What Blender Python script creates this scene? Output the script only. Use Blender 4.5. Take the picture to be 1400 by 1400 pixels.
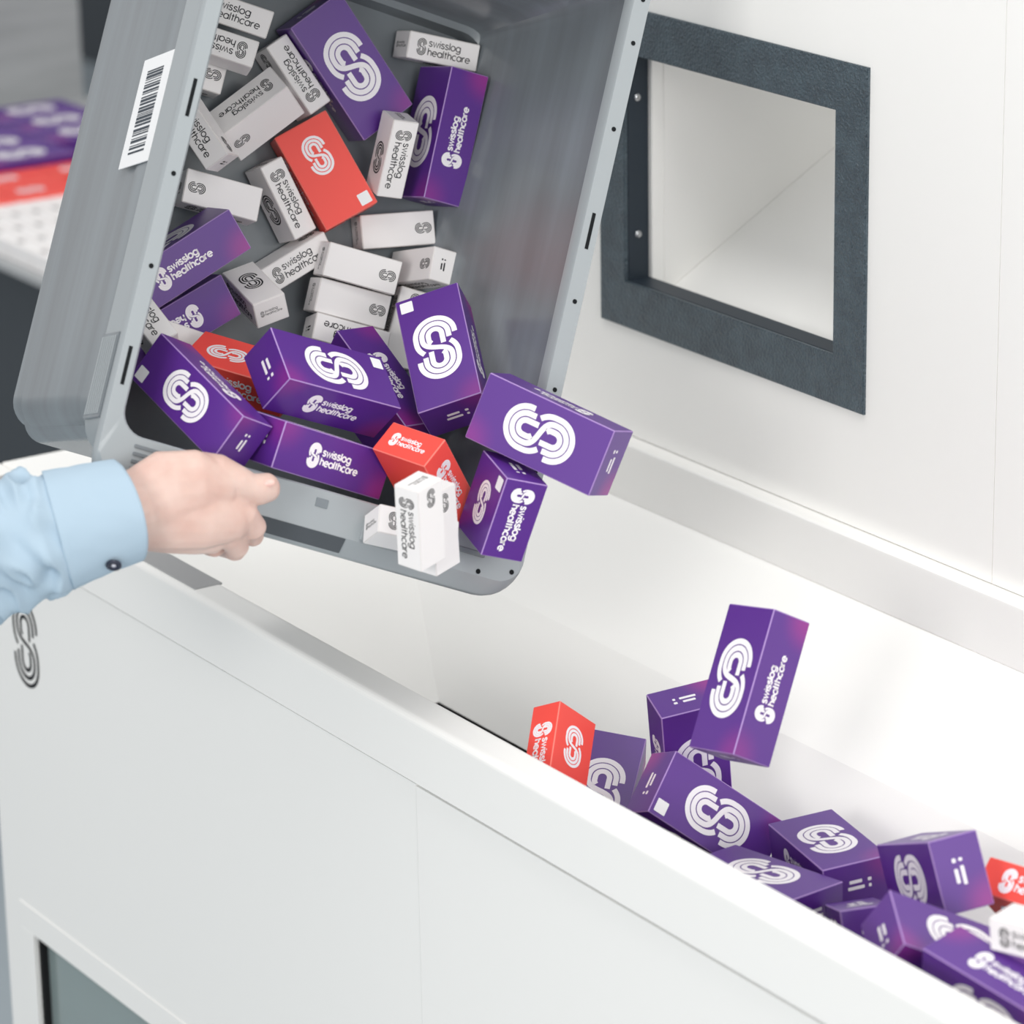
import bpy, bmesh, math, random
from mathutils import Vector, Matrix, Quaternion, noise

# ------------------------------------------------------------------ scene reset
for o in list(bpy.data.objects):
    bpy.data.objects.remove(o, do_unlink=True)
scene = bpy.context.scene
COL = scene.collection
random.seed(4)

# ------------------------------------------------------------------ camera
FPX, CX, CY = 5050.0, 700.0, 700.0            # focal length in pixels of a 1400 px frame
CAM = Vector((2.47443, -1.51891, 2.09228))
RIGHT = Vector((0.553803, 0.832483, -0.016566))
DOWN = Vector((0.254801, -0.188379, -0.948467))
FWD = Vector((-0.792704, 0.521042, -0.316442))
cd = bpy.data.cameras.new('camera')
cd.sensor_width = 36.0
cd.lens = FPX / 1400.0 * 36.0
cd.clip_start = 0.05
cd.clip_end = 60
cd.dof.use_dof = True
cd.dof.focus_distance = 3.20
cd.dof.aperture_fstop = 6.3
cam = bpy.data.objects.new('camera', cd)
COL.objects.link(cam)
m = Matrix((RIGHT, -DOWN, -FWD)).transposed().to_4x4()
m.translation = CAM
cam.matrix_world = m
scene.camera = cam

def at(px, py, z):
    """world point seen at pixel (px, py), z metres in front of the camera"""
    return CAM + (RIGHT * ((px - CX) / FPX) + DOWN * ((py - CY) / FPX) + FWD) * z

# ------------------------------------------------------------------ light
world = bpy.data.worlds.new('world')
scene.world = world
world.use_nodes = True
bg = world.node_tree.nodes['Background']
bg.inputs[0].default_value = (0.97, 0.985, 1.0, 1)
bg.inputs[1].default_value = 0.90

def area(name, loc, target, size, power, col=(1, 1, 1)):
    l = bpy.data.lights.new(name, 'AREA')
    l.shape = 'RECTANGLE'
    l.size, l.size_y = size
    l.energy = power
    l.color = col
    o = bpy.data.objects.new(name, l)
    COL.objects.link(o)
    o.location = loc
    o.rotation_euler = (Vector(target) - Vector(loc)).to_track_quat('-Z', 'Y').to_euler()
    return o
area('window_light', (2.0, -2.9, 2.25), (0.0, 0.2, 1.15), (1.0, 0.9), 60, (1.0, 0.985, 0.96))
area('tote_fill_light', (4.2, -0.9, 2.3), (-0.2, 0.1, 1.2), (1.8, 1.4), 66, (1.0, 0.99, 0.97))  # added fill lamp with no known source, brightens the inside of the tote
area('ceiling_light', (0.35, -0.25, 3.2), (0.35, 0.0, 0.9), (1.6, 0.7), 22, (1.0, 0.99, 0.97))
area('shelf_fill_light', (-1.7, 0.5, 3.0), (-2.2, 0.9, 0.8), (1.4, 0.6), 27, (1.0, 0.99, 0.97))  # added fill lamp, no fixture known here, lifts the under-lit shelf

vs = scene.view_settings
vs.view_transform = 'Standard'
vs.look = 'None'
vs.gamma = 1.0
vs.use_curve_mapping = False
vs.exposure = -0.38
scene.cycles.max_bounces = 12
scene.cycles.diffuse_bounces = 8

# ------------------------------------------------------------------ helpers
def srgb(r, g, b):
    f = lambda c: (c / 255 / 12.92) if c / 255 <= 0.04045 else ((c / 255 + 0.055) / 1.055) ** 2.4
    return (f(r), f(g), f(b), 1)

def mat(name, col, rough=0.5, spec=0.5, metal=0.0, bump=None, coat=0.0):
    mt = bpy.data.materials.new(name)
    mt.use_nodes = True
    nt = mt.node_tree
    p = nt.nodes['Principled BSDF']
    p.inputs['Base Color'].default_value = col
    p.inputs['Roughness'].default_value = rough
    p.inputs['Specular IOR Level'].default_value = spec
    p.inputs['Metallic'].default_value = metal
    p.inputs['Coat Weight'].default_value = coat
    if bump:
        scale, strength = bump
        tc = nt.nodes.new('ShaderNodeTexCoord')
        n = nt.nodes.new('ShaderNodeTexNoise')
        n.inputs['Scale'].default_value = scale
        n.inputs['Detail'].default_value = 3
        b = nt.nodes.new('ShaderNodeBump')
        b.inputs['Strength'].default_value = strength
        b.inputs['Distance'].default_value = 0.001
        nt.links.new(tc.outputs['Object'], n.inputs['Vector'])
        nt.links.new(n.outputs['Fac'], b.inputs['Height'])
        nt.links.new(b.outputs['Normal'], p.inputs['Normal'])
    return mt

def color_noise(mt, c1, c2, scale, lo=0.35, hi=0.65, stretch=(1, 1, 1)):
    nt = mt.node_tree
    p = nt.nodes['Principled BSDF']
    tc = nt.nodes.new('ShaderNodeTexCoord')
    mp = nt.nodes.new('ShaderNodeMapping')
    mp.inputs['Scale'].default_value = stretch
    n = nt.nodes.new('ShaderNodeTexNoise')
    n.inputs['Scale'].default_value = scale
    n.inputs['Detail'].default_value = 4
    r = nt.nodes.new('ShaderNodeValToRGB')
    r.color_ramp.elements[0].position = lo
    r.color_ramp.elements[0].color = c1
    r.color_ramp.elements[1].position = hi
    r.color_ramp.elements[1].color = c2
    nt.links.new(tc.outputs['Object'], mp.inputs['Vector'])
    nt.links.new(mp.outputs['Vector'], n.inputs['Vector'])
    nt.links.new(n.outputs['Fac'], r.inputs['Fac'])
    nt.links.new(r.outputs['Color'], p.inputs['Base Color'])
    return mt

def mesh(name, verts, faces, mats=(), smooth=False, midx=None):
    me = bpy.data.meshes.new(name)
    me.from_pydata([tuple(v) for v in verts], [], faces)
    for mm in (mats if isinstance(mats, (list, tuple)) else [mats]):
        me.materials.append(mm)
    if midx:
        for p, i in zip(me.polygons, midx):
            p.material_index = i
    if smooth:
        for p in me.polygons:
            p.use_smooth = True
    me.update()
    return me

def obj(name, me, parent=None, loc=None):
    o = bpy.data.objects.new(name, me)
    COL.objects.link(o)
    if parent:
        o.parent = parent
    if loc is not None:
        o.location = loc
    return o

def tag(o, label, cat, group=None):
    o['label'] = label
    o['category'] = cat
    if group:
        o['group'] = group
    return o

def empty(name, loc=(0, 0, 0)):
    o = bpy.data.objects.new(name, None)
    o.empty_display_size = 0.02
    COL.objects.link(o)
    o.location = loc
    return o

def box_data(name, x0, x1, y0, y1, z0, z1, mats, bevel=0.0, seg=2):
    bm = bmesh.new()
    bmesh.ops.create_cube(bm, size=1)
    for v in bm.verts:
        v.co = Vector(((x0 + x1) / 2 + v.co.x * (x1 - x0), (y0 + y1) / 2 + v.co.y * (y1 - y0), (z0 + z1) / 2 + v.co.z * (z1 - z0)))
    if bevel:
        bmesh.ops.bevel(bm, geom=bm.edges[:], offset=bevel, segments=seg, affect='EDGES', profile=0.6)
    me = bpy.data.meshes.new(name)
    bm.to_mesh(me)
    bm.free()
    me.materials.append(mats)
    return me

def box(name, x0, x1, y0, y1, z0, z1, mt, parent=None, bevel=0.0, seg=2):
    return obj(name, box_data(name, x0, x1, y0, y1, z0, z1, mt, bevel, seg), parent)

def extrude_x(name, prof, x0, x1, mt, parent=None, smooth=False, closed=True):
    n = len(prof)
    v = [(x0, y, z) for y, z in prof] + [(x1, y, z) for y, z in prof]
    f = [(i, (i + 1) % n, n + (i + 1) % n, n + i) for i in range(n if closed else n - 1)]
    if closed:
        f += [tuple(range(n))[::-1], tuple(range(n, 2 * n))]
    me = mesh(name, v, f, mt, smooth)
    bm = bmesh.new(); bm.from_mesh(me); bmesh.ops.recalc_face_normals(bm, faces=bm.faces[:]); bm.to_mesh(me); bm.free()
    return obj(name, me, parent)

def slab(name, pts, thick, mt, parent=None):
    """flat polygon given thickness below its face"""
    P = [Vector(p) for p in pts]
    nrm = (P[1] - P[0]).cross(P[-1] - P[0]).normalized()
    if nrm.z < 0: nrm = -nrm
    n = len(P)
    v = P + [p - nrm * thick for p in P]
    f = [tuple(range(n)), tuple(range(n, 2 * n))[::-1]] + [(i, n + i, n + (i + 1) % n, (i + 1) % n) for i in range(n)]
    me = mesh(name, v, f, mt)
    bm = bmesh.new(); bm.from_mesh(me); bmesh.ops.recalc_face_normals(bm, faces=bm.faces[:]); bm.to_mesh(me); bm.free()
    return obj(name, me, parent)

# ------------------------------------------------------------------ materials
M = {}
M['paint'] = mat('white_powder_coat', srgb(248, 247, 244), 0.42, 0.4, bump=(900, 0.05))
M['paint_in'] = mat('white_textured_paint', srgb(247, 246, 243), 0.55, 0.3, bump=(700, 0.12))
M['slate'] = mat('slate_hammer_paint', srgb(62, 76, 86), 0.33, 0.6, bump=(330, 1.0))
for _n in M['slate'].node_tree.nodes:
    if _n.type == 'BUMP': _n.inputs['Distance'].default_value = 0.0035
color_noise(M['slate'], srgb(58, 71, 80), srgb(74, 90, 99), 60, 0.3, 0.75)
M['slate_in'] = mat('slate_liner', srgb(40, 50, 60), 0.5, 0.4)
M['grain'] = mat('grey_grain', srgb(172, 172, 173), 0.5, 0.5, bump=(1400, 0.8))
M['steel'] = mat('screw_steel', srgb(190, 192, 195), 0.22, 0.5, 1.0)
M['black'] = mat('black_rubber', srgb(18, 18, 20), 0.7, 0.3)
M['belt'] = mat('belt_black', srgb(24, 24, 27), 0.7, 0.3, bump=(500, 0.3))
M['plastic'] = mat('grey_tote_plastic', srgb(120, 127, 132), 0.24, 0.6)
color_noise(M['plastic'], srgb(112, 117, 121), srgb(128, 136, 141), 9, 0.3, 0.7, (1.0, 0.25, 3.0))
M['rim'] = mat('grey_rim_plastic', srgb(158, 164, 167), 0.3, 0.5)
M['strip'] = mat('dark_lip_shade', srgb(74, 79, 84), 0.4, 0.5)
M['hole'] = mat('dark_hole', srgb(30, 32, 34), 0.8, 0.1)
M['sticker'] = mat('sticker_paper', srgb(242, 242, 243), 0.5, 0.3)
M['ink'] = mat('black_ink', srgb(45, 45, 48), 0.6, 0.2)
M['barink'] = mat('barcode_ink', srgb(70, 76, 84), 0.6, 0.2)
M['white_print'] = mat('white_print', srgb(246, 242, 246), 0.4, 0.4)
M['w_carton'] = mat('white_carton_board', srgb(245, 242, 241), 0.45, 0.35)
M['w_edge'] = mat('white_carton_edge', srgb(226, 221, 219), 0.6, 0.2)
M['r_carton'] = mat('red_carton_board', srgb(246, 82, 72), 0.42, 0.4)
M['r_edge'] = mat('red_carton_edge', srgb(250, 128, 116), 0.5, 0.3)
M['p_edge'] = mat('purple_carton_edge', srgb(168, 138, 196), 0.5, 0.3)
M['glass'] = mat('tinted_glass', srgb(178, 194, 193), 0.05, 0.5)
M['glass'].node_tree.nodes['Principled BSDF'].inputs['Transmission Weight'].default_value = 0.45
M['teal'] = mat('inner_grey_green', srgb(120, 136, 136), 0.6, 0.3)
M['shelf'] = mat('shelf_grey_metal', srgb(170, 172, 173), 0.5, 0.4)
color_noise(M['shelf'], srgb(162, 164, 165), srgb(178, 180, 181), 5, 0.3, 0.7, (1, 1, 8))
M['darkwall'] = mat('dark_grey_panel', srgb(70, 75, 80), 0.6, 0.3)
M['floor'] = mat('pale_blue_floor', srgb(168, 178, 184), 0.35, 0.5)

def purple_board():
    mt = mat('purple_carton_board', srgb(88, 40, 138), 0.38, 0.7)
    nt = mt.node_tree
    p = nt.nodes['Principled BSDF']
    tc = nt.nodes.new('ShaderNodeTexCoord')
    # printed magenta blush near two corners of the carton artwork
    prev = None
    for (pt, rad) in (((0.029, 0.061, -0.020), 0.032), ((0.029, -0.061, 0.020), 0.030)):
        d = nt.nodes.new('ShaderNodeVectorMath'); d.operation = 'DISTANCE'
        d.inputs[1].default_value = pt
        nt.links.new(tc.outputs['Object'], d.inputs[0])
        mr = nt.nodes.new('ShaderNodeMapRange'); mr.interpolation_type = 'SMOOTHSTEP'
        mr.inputs['From Min'].default_value = 0.004
        mr.inputs['From Max'].default_value = rad
        mr.inputs['To Min'].default_value = 0.55 if prev is None else 0.34
        mr.inputs['To Max'].default_value = 0.0
        nt.links.new(d.outputs['Value'], mr.inputs['Value'])
        if prev is None:
            prev = mr.outputs['Result']
        else:
            mx = nt.nodes.new('ShaderNodeMath'); mx.operation = 'MAXIMUM'
            nt.links.new(prev, mx.inputs[0]); nt.links.new(mr.outputs['Result'], mx.inputs[1])
            prev = mx.outputs['Value']
    mix = nt.nodes.new('ShaderNodeMix'); mix.data_type = 'RGBA'
    mix.inputs[6].default_value = srgb(88, 40, 138)
    mix.inputs[7].default_value = srgb(176, 44, 140)
    nt.links.new(prev, mix.inputs[0])
    nt.links.new(mix.outputs[2], p.inputs['Base Color'])
    return mt
M['p_carton'] = purple_board()

# ------------------------------------------------------------------ flat print: emblem and lettering as ribbons
def ribbon(paths, width, taper=None):
    V, F = [], []
    hw = width / 2
    for pts in paths:
        closed = (Vector(pts[0]) - Vector(pts[-1])).length < 1e-6 and len(pts) > 3
        P = [Vector((p[0], p[1])) for p in pts]
        if closed: P = P[:-1]
        n = len(P)
        base = len(V)
        for i in range(n):
            a = P[(i - 1) % n] if (closed or i > 0) else P[i]
            b = P[(i + 1) % n] if (closed or i < n - 1) else P[i]
            if not closed and i == 0: t = (P[1] - P[0])
            elif not closed and i == n - 1: t = (P[-1] - P[-2])
            else:
                t = (P[i] - a).normalized() + (b - P[i]).normalized()
            t = t.normalized() if t.length > 1e-9 else Vector((1, 0))
            k = 1.0
            if closed or 0 < i < n - 1:
                c = t.dot((b - P[i]).normalized())
                k = min(1.6, 1 / max(0.3, c))
            nn = Vector((-t.y, t.x)) * hw * k
            V += [P[i] + nn, P[i] - nn]
        for i in range(n if closed else n - 1):
            j = (i + 1) % n
            F.append((base + 2 * i, base + 2 * i + 1, base + 2 * j + 1, base + 2 * j))
    return V, F

def arc(cx, cy, r, a0, a1, n=14, ry=None):
    ry = r if ry is None else ry
    return [(cx + r * math.cos(math.radians(a0 + (a1 - a0) * i / n)), cy + ry * math.sin(math.radians(a0 + (a1 - a0) * i / n))) for i in range(n + 1)]

def bez(p0, p1, p2, p3, n=12):
    return [tuple(p0[k] * (1 - t) ** 3 + 3 * p1[k] * t * (1 - t) ** 2 + 3 * p2[k] * t * t * (1 - t) + p3[k] * t ** 3 for k in (0, 1)) for t in [i / n for i in range(n + 1)]]

def emblem_paths():
    A = 2.33
    mid = [(2.07, 1.29)] + arc(0, A, 2.07, 0, 180, 18) + bez((-2.07, 1.9), (-2.07, 0.75), (-1.2, 0.36), (0, 0))
    mid2 = [(-x, -y) for x, y in mid[:-1]][::-1]
    out = [(3.05, 1.88)] + arc(0, A, 3.05, 0, 180, 22) + [(-3.05, 1.9)] + arc(0, 1.6, 3.05, 180, 226, 8)
    inn = [(1.07, 0.5)] + arc(0, A, 1.07, 0, 180, 14) + [(-1.07, 1.95)] + bez((-1.07, 1.75), (-1.07, 1.4), (-0.98, 1.2), (-0.72, 0.98), 5)
    neg = lambda p: [(-x, -y) for x, y in p]
    return [mid + mid2, out, neg(out), inn, neg(inn)]
EMB = emblem_paths()          # 11.4 units tall, 6.8 wide

def emblem(height, weight):
    s = height / 11.4
    V, F = ribbon([[(x * s, y * s) for x, y in p] for p in EMB], weight * s)
    return V, F

def glyph(ch):
    c = {
        'o': ([arc(.5, .5, .5, 0, 360, 16)], 1.0),
        'c': ([arc(.5, .5, .5, 48, 312, 12)], .86),
        'e': ([[(0.02, .52), (.98, .52)] + arc(.5, .5, .5, 8, 318, 14)[1:]], 1.0),
        'a': ([arc(.5, .5, .5, 0, 360, 16), [(1, 0), (1, 1)]], 1.02),
        's': ([bez((.66, .82), (.5, 1.1), (.02, 1.05), (.06, .74), 6) + bez((.06, .74), (.1, .48), (.7, .55), (.7, .26), 6)[1:] + bez((.7, .26), (.68, -.08), (.12, -.08), (.02, .2), 6)[1:]], .72),
        'w': ([[(0, 1), (.34, 0), (.65, .95), (.96, 0), (1.3, 1)]], 1.3),
        'i': ([[(.06, 0), (.06, 1)], [(.06, 1.25), (.06, 1.42)]], .12),
        'l': ([[(.06, 0), (.06, 1.48)]], .12),
        'g': ([arc(.5, .5, .5, 0, 360, 16), [(1, 1), (1, -.05)] + arc(.52, -.05, .48, 0, -150, 8, .42)[1:]], 1.02),
        'h': ([[(0.04, 0), (0.04, 1.48)], [(0.04, .5)] + arc(.42, .58, .38, 180, 0, 9, .42) + [(.8, 0)]], .84),
        't': ([[(.25, 1.36), (.25, 0)], [(0, .97), (.52, .97)]], .52),
        'r': ([[(.04, 0), (.04, 1)], [(.04, .55)] + arc(.45, .55, .41, 180, 75, 6, .43)], .52),
    }
    return c[ch]

def word_paths(txt, x, y, s, gap=.24):
    out = []
    for ch in txt:
        ps, adv = glyph(ch)
        for p in ps:
            out.append([(x + q[0] * s, y + q[1] * s) for q in p])
        x += (adv + gap) * s
    return out, x

def lockup(length, weight_e, weight_t, eh=3.6):
    """emblem followed by two lines of lettering, reading along +x, centred; total width = length"""
    ew = eh * 6.8 / 11.4
    p1, x1 = word_paths('swisslog', ew + .55, .42, 1.0)
    p2, x2 = word_paths('healthcare', ew + .55, -1.5, 1.0)
    tot = max(x1, x2) - .24
    s = length / tot
    V1, F1 = emblem(eh * s, weight_e)
    V1 = [v + Vector(((ew / 2 - tot / 2) * s, 0)) for v in V1]
    tr = lambda ps: [[((x - tot / 2) * s, y * s) for x, y in p] for p in ps]
    V2, F2 = ribbon(tr(p1 + p2), weight_t * s)
    return (V1, F1), (V2, F2)

FACE = {  # origin sign axis, right, up
    '+Z': ((0, 0, 1), (1, 0, 0), (0, 1, 0)), '-Z': ((0, 0, -1), (-1, 0, 0), (0, 1, 0)),
    '+X': ((1, 0, 0), (0, 1, 0), (0, 0, 1)), '-X': ((-1, 0, 0), (0, -1, 0), (0, 0, 1)),
    '+Y': ((0, 1, 0), (-1, 0, 0), (0, 0, 1)), '-Y': ((0, -1, 0), (1, 0, 0), (0, 0, 1)),
}

def on_face(face, dims, VF, dx=0.0, dy=0.0, lift=0.00018, rot=0.0):
    nrm, r, u = (Vector(a) for a in FACE[face])
    o = Vector((nrm.x * dims[0] / 2, nrm.y * dims[1] / 2, nrm.z * dims[2] / 2)) + nrm * lift
    V, F = VF
    c, s = math.cos(rot), math.sin(rot)
    return [o + r * (dx + v.x * c - v.y * s) + u * (dy + v.x * s + v.y * c) for v in V], F

def rect(w, h):
    return [Vector((-w / 2, -h / 2)), Vector((w / 2, -h / 2)), Vector((w / 2, h / 2)), Vector((-w / 2, h / 2))], [(0, 1, 2, 3)]

def rrect(w, h, r, n=4):
    V = []
    for cx, cy, a in ((w / 2 - r, h / 2 - r, 0), (-w / 2 + r, h / 2 - r, 90), (-w / 2 + r, -h / 2 + r, 180), (w / 2 - r, -h / 2 + r, 270)):
        V += [Vector(p) for p in arc(cx, cy, r, a, a + 90, n)]
    return V, [tuple(range(len(V)))]

def marks(n, w):
    """the small unreadable print on the carton ends: short bars and dots"""
    V, F = [], []
    rows = [(-.1, .55, .22), (-.1, .72, -.1), (.62, .16, .22), (.62, .12, -.1)]
    for cx, ln, cy in rows:
        v, f = rrect(ln * w * .6, .055 * w * 1.6, .02 * w)
        b = len(V)
        V += [q + Vector((cx * w * .5, cy * w * .5)) for q in v]
        F += [tuple(i + b for i in t) for t in f]
    return V, F

def carton_mesh(name, dims, mats):
    bm = bmesh.new()
    bmesh.ops.create_cube(bm, size=1)
    for v in bm.verts:
        v.co = Vector((v.co.x * dims[0], v.co.y * dims[1], v.co.z * dims[2]))
    bmesh.ops.bevel(bm, geom=bm.edges[:], offset=0.0008, segments=1, affect='EDGES')
    big = 0.004 ** 2
    for f in bm.faces:
        f.material_index = 0 if f.calc_area() > 0.0003 else 1
    me = bpy.data.meshes.new(name)
    bm.to_mesh(me)
    bm.free()
    for mm in mats: me.materials.append(mm)
    return me

CACHE = {}
def cached(key, fn):
    if key not in CACHE: CACHE[key] = fn()
    return CACHE[key]

def make_carton(name, kind, dims_mm, loc, quat, label, group=None, sticker=None, swap=False, simple=False, flip=False, turn=False):
    dims = tuple(d / 1000 for d in dims_mm)
    W, L, D = dims
    root = empty(name, loc)
    root.rotation_mode = 'QUATERNION'
    root.rotation_quaternion = quat
    tag(root, label, 'box', group)
    pm = {'P': [M['p_carton'], M['p_edge']], 'R': [M['r_carton'], M['r_edge']], 'W': [M['w_carton'], M['w_edge']]}[kind]
    key = (kind, dims_mm)
    ink = M['ink'] if kind == 'W' else M['white_print']
    obj('carton', cached(key + ('c',), lambda: carton_mesh('carton', dims, pm)), root)
    def put(part, tagk, face, VFfn, mt=None, **kw):
        k = key + (tagk, face, tuple(sorted(kw.items())))
        def build():
            v, f = on_face(face, dims, VFfn(), **kw)
            return mesh(part, v, f, mt or ink)
        return obj(part, cached(k, build), root)
    wE = {'P': .82, 'R': .74, 'W': .55}[kind]
    wL = {'P': .98, 'R': .9, 'W': .58}[kind]
    eh = {'P': 5.0, 'R': 4.6, 'W': 3.6}[kind]
    tr = math.pi if turn else 0.0
    wT = {'P': .34, 'R': .3, 'W': .2}[kind]
    if kind == 'P':
        put('logo', 'big', '+Z', lambda: emblem(min(.54 * L, 1.15 * W), wE))
        if simple: return root
        put('logo', 'big', '-Z', lambda: emblem(min(.54 * L, 1.15 * W), wE))
        ll = .46 * L if L > .1 else .8 * L
    elif kind == 'R':
        sg = 1 if flip else -1
        put('logo', 'big', '+Z', lambda: emblem(.39 * L, wE), dy=sg * .16 * L)
        if simple: return root
        put('logo', 'big', '-Z', lambda: emblem(.39 * L, wE), dy=sg * .16 * L)
        if sticker: put('label', 'lab', '+Z', lambda: rrect(.011, .011, .0008), M['sticker'], dx=sg * (W / 2 - .009), dy=-sg * (L / 2 - .009), lift=.00025)
        ll = .62 * L
    else:
        a, b = ('-Z', '+Z') if swap else ('+Z', '-Z')
        put('logo', 'small', a, lambda: emblem(.0165, wE), dy=(-1 if flip else 1) * (L / 2 - .0115))
        if simple: return root
        put('logo', 'mid', b, lambda: emblem(min(.030, W * 1.3), wE), dy=.004)
        ll = .76 * L
    for fc in ('+X', '-X'):
        put('emblem', 'lock1', fc, lambda: lockup(ll, wL, wT, eh)[0], rot=tr)
        put('lettering', 'lock2', fc, lambda: lockup(ll, wL, wT, eh)[1], rot=tr)
    if kind in 'RW':
        ea, eb = ('+Y', '-Y') if kind == 'R' else ('-Y', '+Y')
        er = math.pi if kind == 'R' else 0.0
        put('emblem', 'end1', ea, lambda: lockup(.66 * W, wL, wT, eh)[0], rot=er)
        put('lettering', 'end2', ea, lambda: lockup(.66 * W, wL, wT, eh)[1], rot=er)
        put('fine_print', 'mk', eb, lambda: marks(3, W * .58))
    else:
        put('fine_print', 'mk', '+Y', lambda: marks(3, W * .58))
        put('fine_print', 'mk', '-Y', lambda: marks(3, W * .58))
    # tuck flaps closing both ends, a slit's width inside the outline
    for fc in ('+Y', '-Y'):
        def flap(fc=fc):
            nrm, r, u = (Vector(q) for q in FACE[fc])
            v, f = rrect(W - .0022, D - .0022, .002, 3)
            v1, _ = on_face(fc, dims, (v, f), lift=-.0006)
            v2, _ = on_face(fc, dims, (v, f), lift=.0001)
            n = len(v)
            return mesh('end_flap', v1 + v2, [tuple(range(n, 2 * n))] + [(i, (i + 1) % n, n + (i + 1) % n, n + i) for i in range(n)], pm[0])
        obj('end_flap', cached(key + ('flap', fc), flap), root)
    if sticker and kind != 'R':
        fc, sx, sy = sticker
        sz = .0115
        put('label', 'stk', fc, lambda: rrect(sz, sz, .0009), M['sticker'], dx=sx * (W / 2 - .0095), dy=sy * (L / 2 - .0095), lift=.00025)
    return root

# ------------------------------------------------------------------ the room
fl = box('floor', -9, 4, -5, 6, -0.05, 0.0, M['floor']); fl['kind'] = 'structure'
wb = box('wall_back', -9, 4, 3.2, 3.3, 0.0, 3.2, M['darkwall']); wb['kind'] = 'structure'

# ------------------------------------------------------------------ the white filling machine
XL, XR = -0.83, 1.35
mc = tag(empty('filling_machine', (0, 0.3, 0)), 'long white powder-coated machine with a sunken hopper and a dark framed wall opening', 'machine')
mc.location = (0, 0, 0)
PT, PI = M['paint'], M['paint_in']
# front skin around the inspection window
WX0, WX1, WZ0, WZ1 = -0.763, -0.30, 0.09, 0.453
for x0, x1, z0, z1 in ((XL, WX0, 0.02, 0.885), (WX1, 0.0080, 0.02, 0.885), (WX0, WX1, WZ1, 0.885), (WX0, WX1, 0.02, WZ0)):
    box('front_panel', x0, x1, 0.0, 0.02, z0, z1, PT, mc)
box('door_panel', 0.0088, 0.72, -0.0006, 0.02, 0.03, 0.8838, PT, mc, 0.0006, 2)
box('seam_backing', 0.004, 0.012, 0.003, 0.02, 0.03, 0.885, PT, mc)
box('door_panel', 0.721, XR, -0.0006, 0.02, 0.03, 0.8838, PT, mc, 0.0006, 2)
box('plinth', XL + .02, XR, 0.03, 0.9, 0.0, 0.03, M['black'], mc)
box('side_panel', XL, XL + .02, 0.02, 0.62, 0.02, 0.94, PT, mc)
# inspection window
fr = []
for x0, x1, z0, z1 in ((WX0 - .03, WX1 + .03, WZ1, WZ1 + .03), (WX0 - .03, WX1 + .03, WZ0 - .03, WZ0), (WX0 - .03, WX0, WZ0, WZ1), (WX1, WX1 + .03, WZ0, WZ1)):
    fr.append(box('window_frame', x0, x1, -0.0012, 0.001, z0, z1, PT, mc, 0.0004, 1))
gl = box('window_glass', WX0, WX1, 0.012, 0.016, WZ0, WZ1, M['glass'], mc)
box('window_seal', WX0, WX0 + .006, 0.004, 0.012, WZ0, WZ1, M['black'], mc)
box('inner_compartment', WX0 - .02, WX1 + .02, 0.30, 0.31, WZ0 - .05, WZ1 + .1, M['teal'], mc)
box('inner_upright', -0.70, -0.67, 0.06, 0.10, WZ0 - .05, WZ1 + .1, M['shelf'], mc)
box('inner_upright', -0.56, -0.53, 0.16, 0.20, WZ0 - .05, WZ1 + .1, M['shelf'], mc)
for q, (x, z) in enumerate(((-.62, .37), (-.59, .345), (-.60, .41), (-.55, .36))):
    box('inner_bracket', x, x + .016, .12, .135, z, z + .028, M['sticker'], mc, .002, 1)

# front rim cap, a bent sheet profile running the length of the hopper
def fillet(y, z, r, a0, a1, n=5):
    return [(y + r * math.cos(math.radians(a0 + (a1 - a0) * i / n)), z + r * math.sin(math.radians(a0 + (a1 - a0) * i / n))) for i in range(n + 1)]
prof = [(0.012, 0.8905), (-0.006, 0.8905)] + fillet(0.000, 0.944, 0.006, 180, 90) + fillet(0.0245, 0.9445, 0.0055, 90, 0) + [(0.030, 0.770), (0.024, 0.770), (0.024, 0.93), (0.012, 0.93)]
rim = extrude_x('rim_cap', prof, XL - .004, XR, PT, mc)
box('shadow_gap', XL + .002, XR, 0.006, 0.02, 0.884, 0.8925, M['grain'], mc)
box('rim_grey_strip', -0.790, -0.372, 0.0005, 0.0295, 0.9490, 0.9512, M['grain'], mc, 0.0008, 2)  # grey grained strip laid along the left part of the rim top
# left deck and hopper skins
box('top_deck', XL - .004, -0.735, 0.030, 0.62, 0.940, 0.950, PT, mc, 0.002, 2)
slab('end_slope', [(-.735, .03, .951), (-.735, .478, .951), (-.724, .478, .947), (-.555, .349, .8665), (-.371, .262, .779), (-.371, .03, .779)], 0.0015, PI, mc)
slab('upper_slope', [(-.724, .4795, .9468), (-.555, .349, .8665), (XR, .349, .8665), (XR, .4795, .9468)], 0.0015, PT, mc)
slab('lower_slope', [(-.555, .349, .8665), (-.371, .262, .779), (XR, .262, .779), (XR, .349, .8665)], 0.0015, PT, mc)
box('conveyor_belt', -0.42, XR, 0.031, 0.28, 0.765, 0.777, M['belt'], mc)
box('ledge', -0.83, XR, 0.478, 0.62, 0.9462, 1.0055, PT, mc, 0.003, 3)
# tall rear cabinet: skin with the opening
YW = 0.497
OX0, OX1, OZ0, OZ1 = -0.383, -0.0515, 1.160, 1.392
for x0, x1, z0, z1 in ((XL, OX0, 1.0065, 2.3), (OX1, 0.1669, 1.0065, 2.3), (OX0, OX1, OZ1, 2.3), (OX0, OX1, 1.0065, OZ0)):
    box('rear_panel', x0, x1, YW, YW + .012, z0, z1, PT, mc)
box('rear_panel', 0.1678, XR, YW, YW + .012, 1.0065, 2.3, PT, mc)
box('seam_backing', 0.1660, 0.1690, YW + .003, YW + .016, 1.0065, 2.3, PT, mc)
box('cabinet_side', XL, XL + .012, YW + .012, 1.3, 0.94, 2.3, PT, mc)
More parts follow.
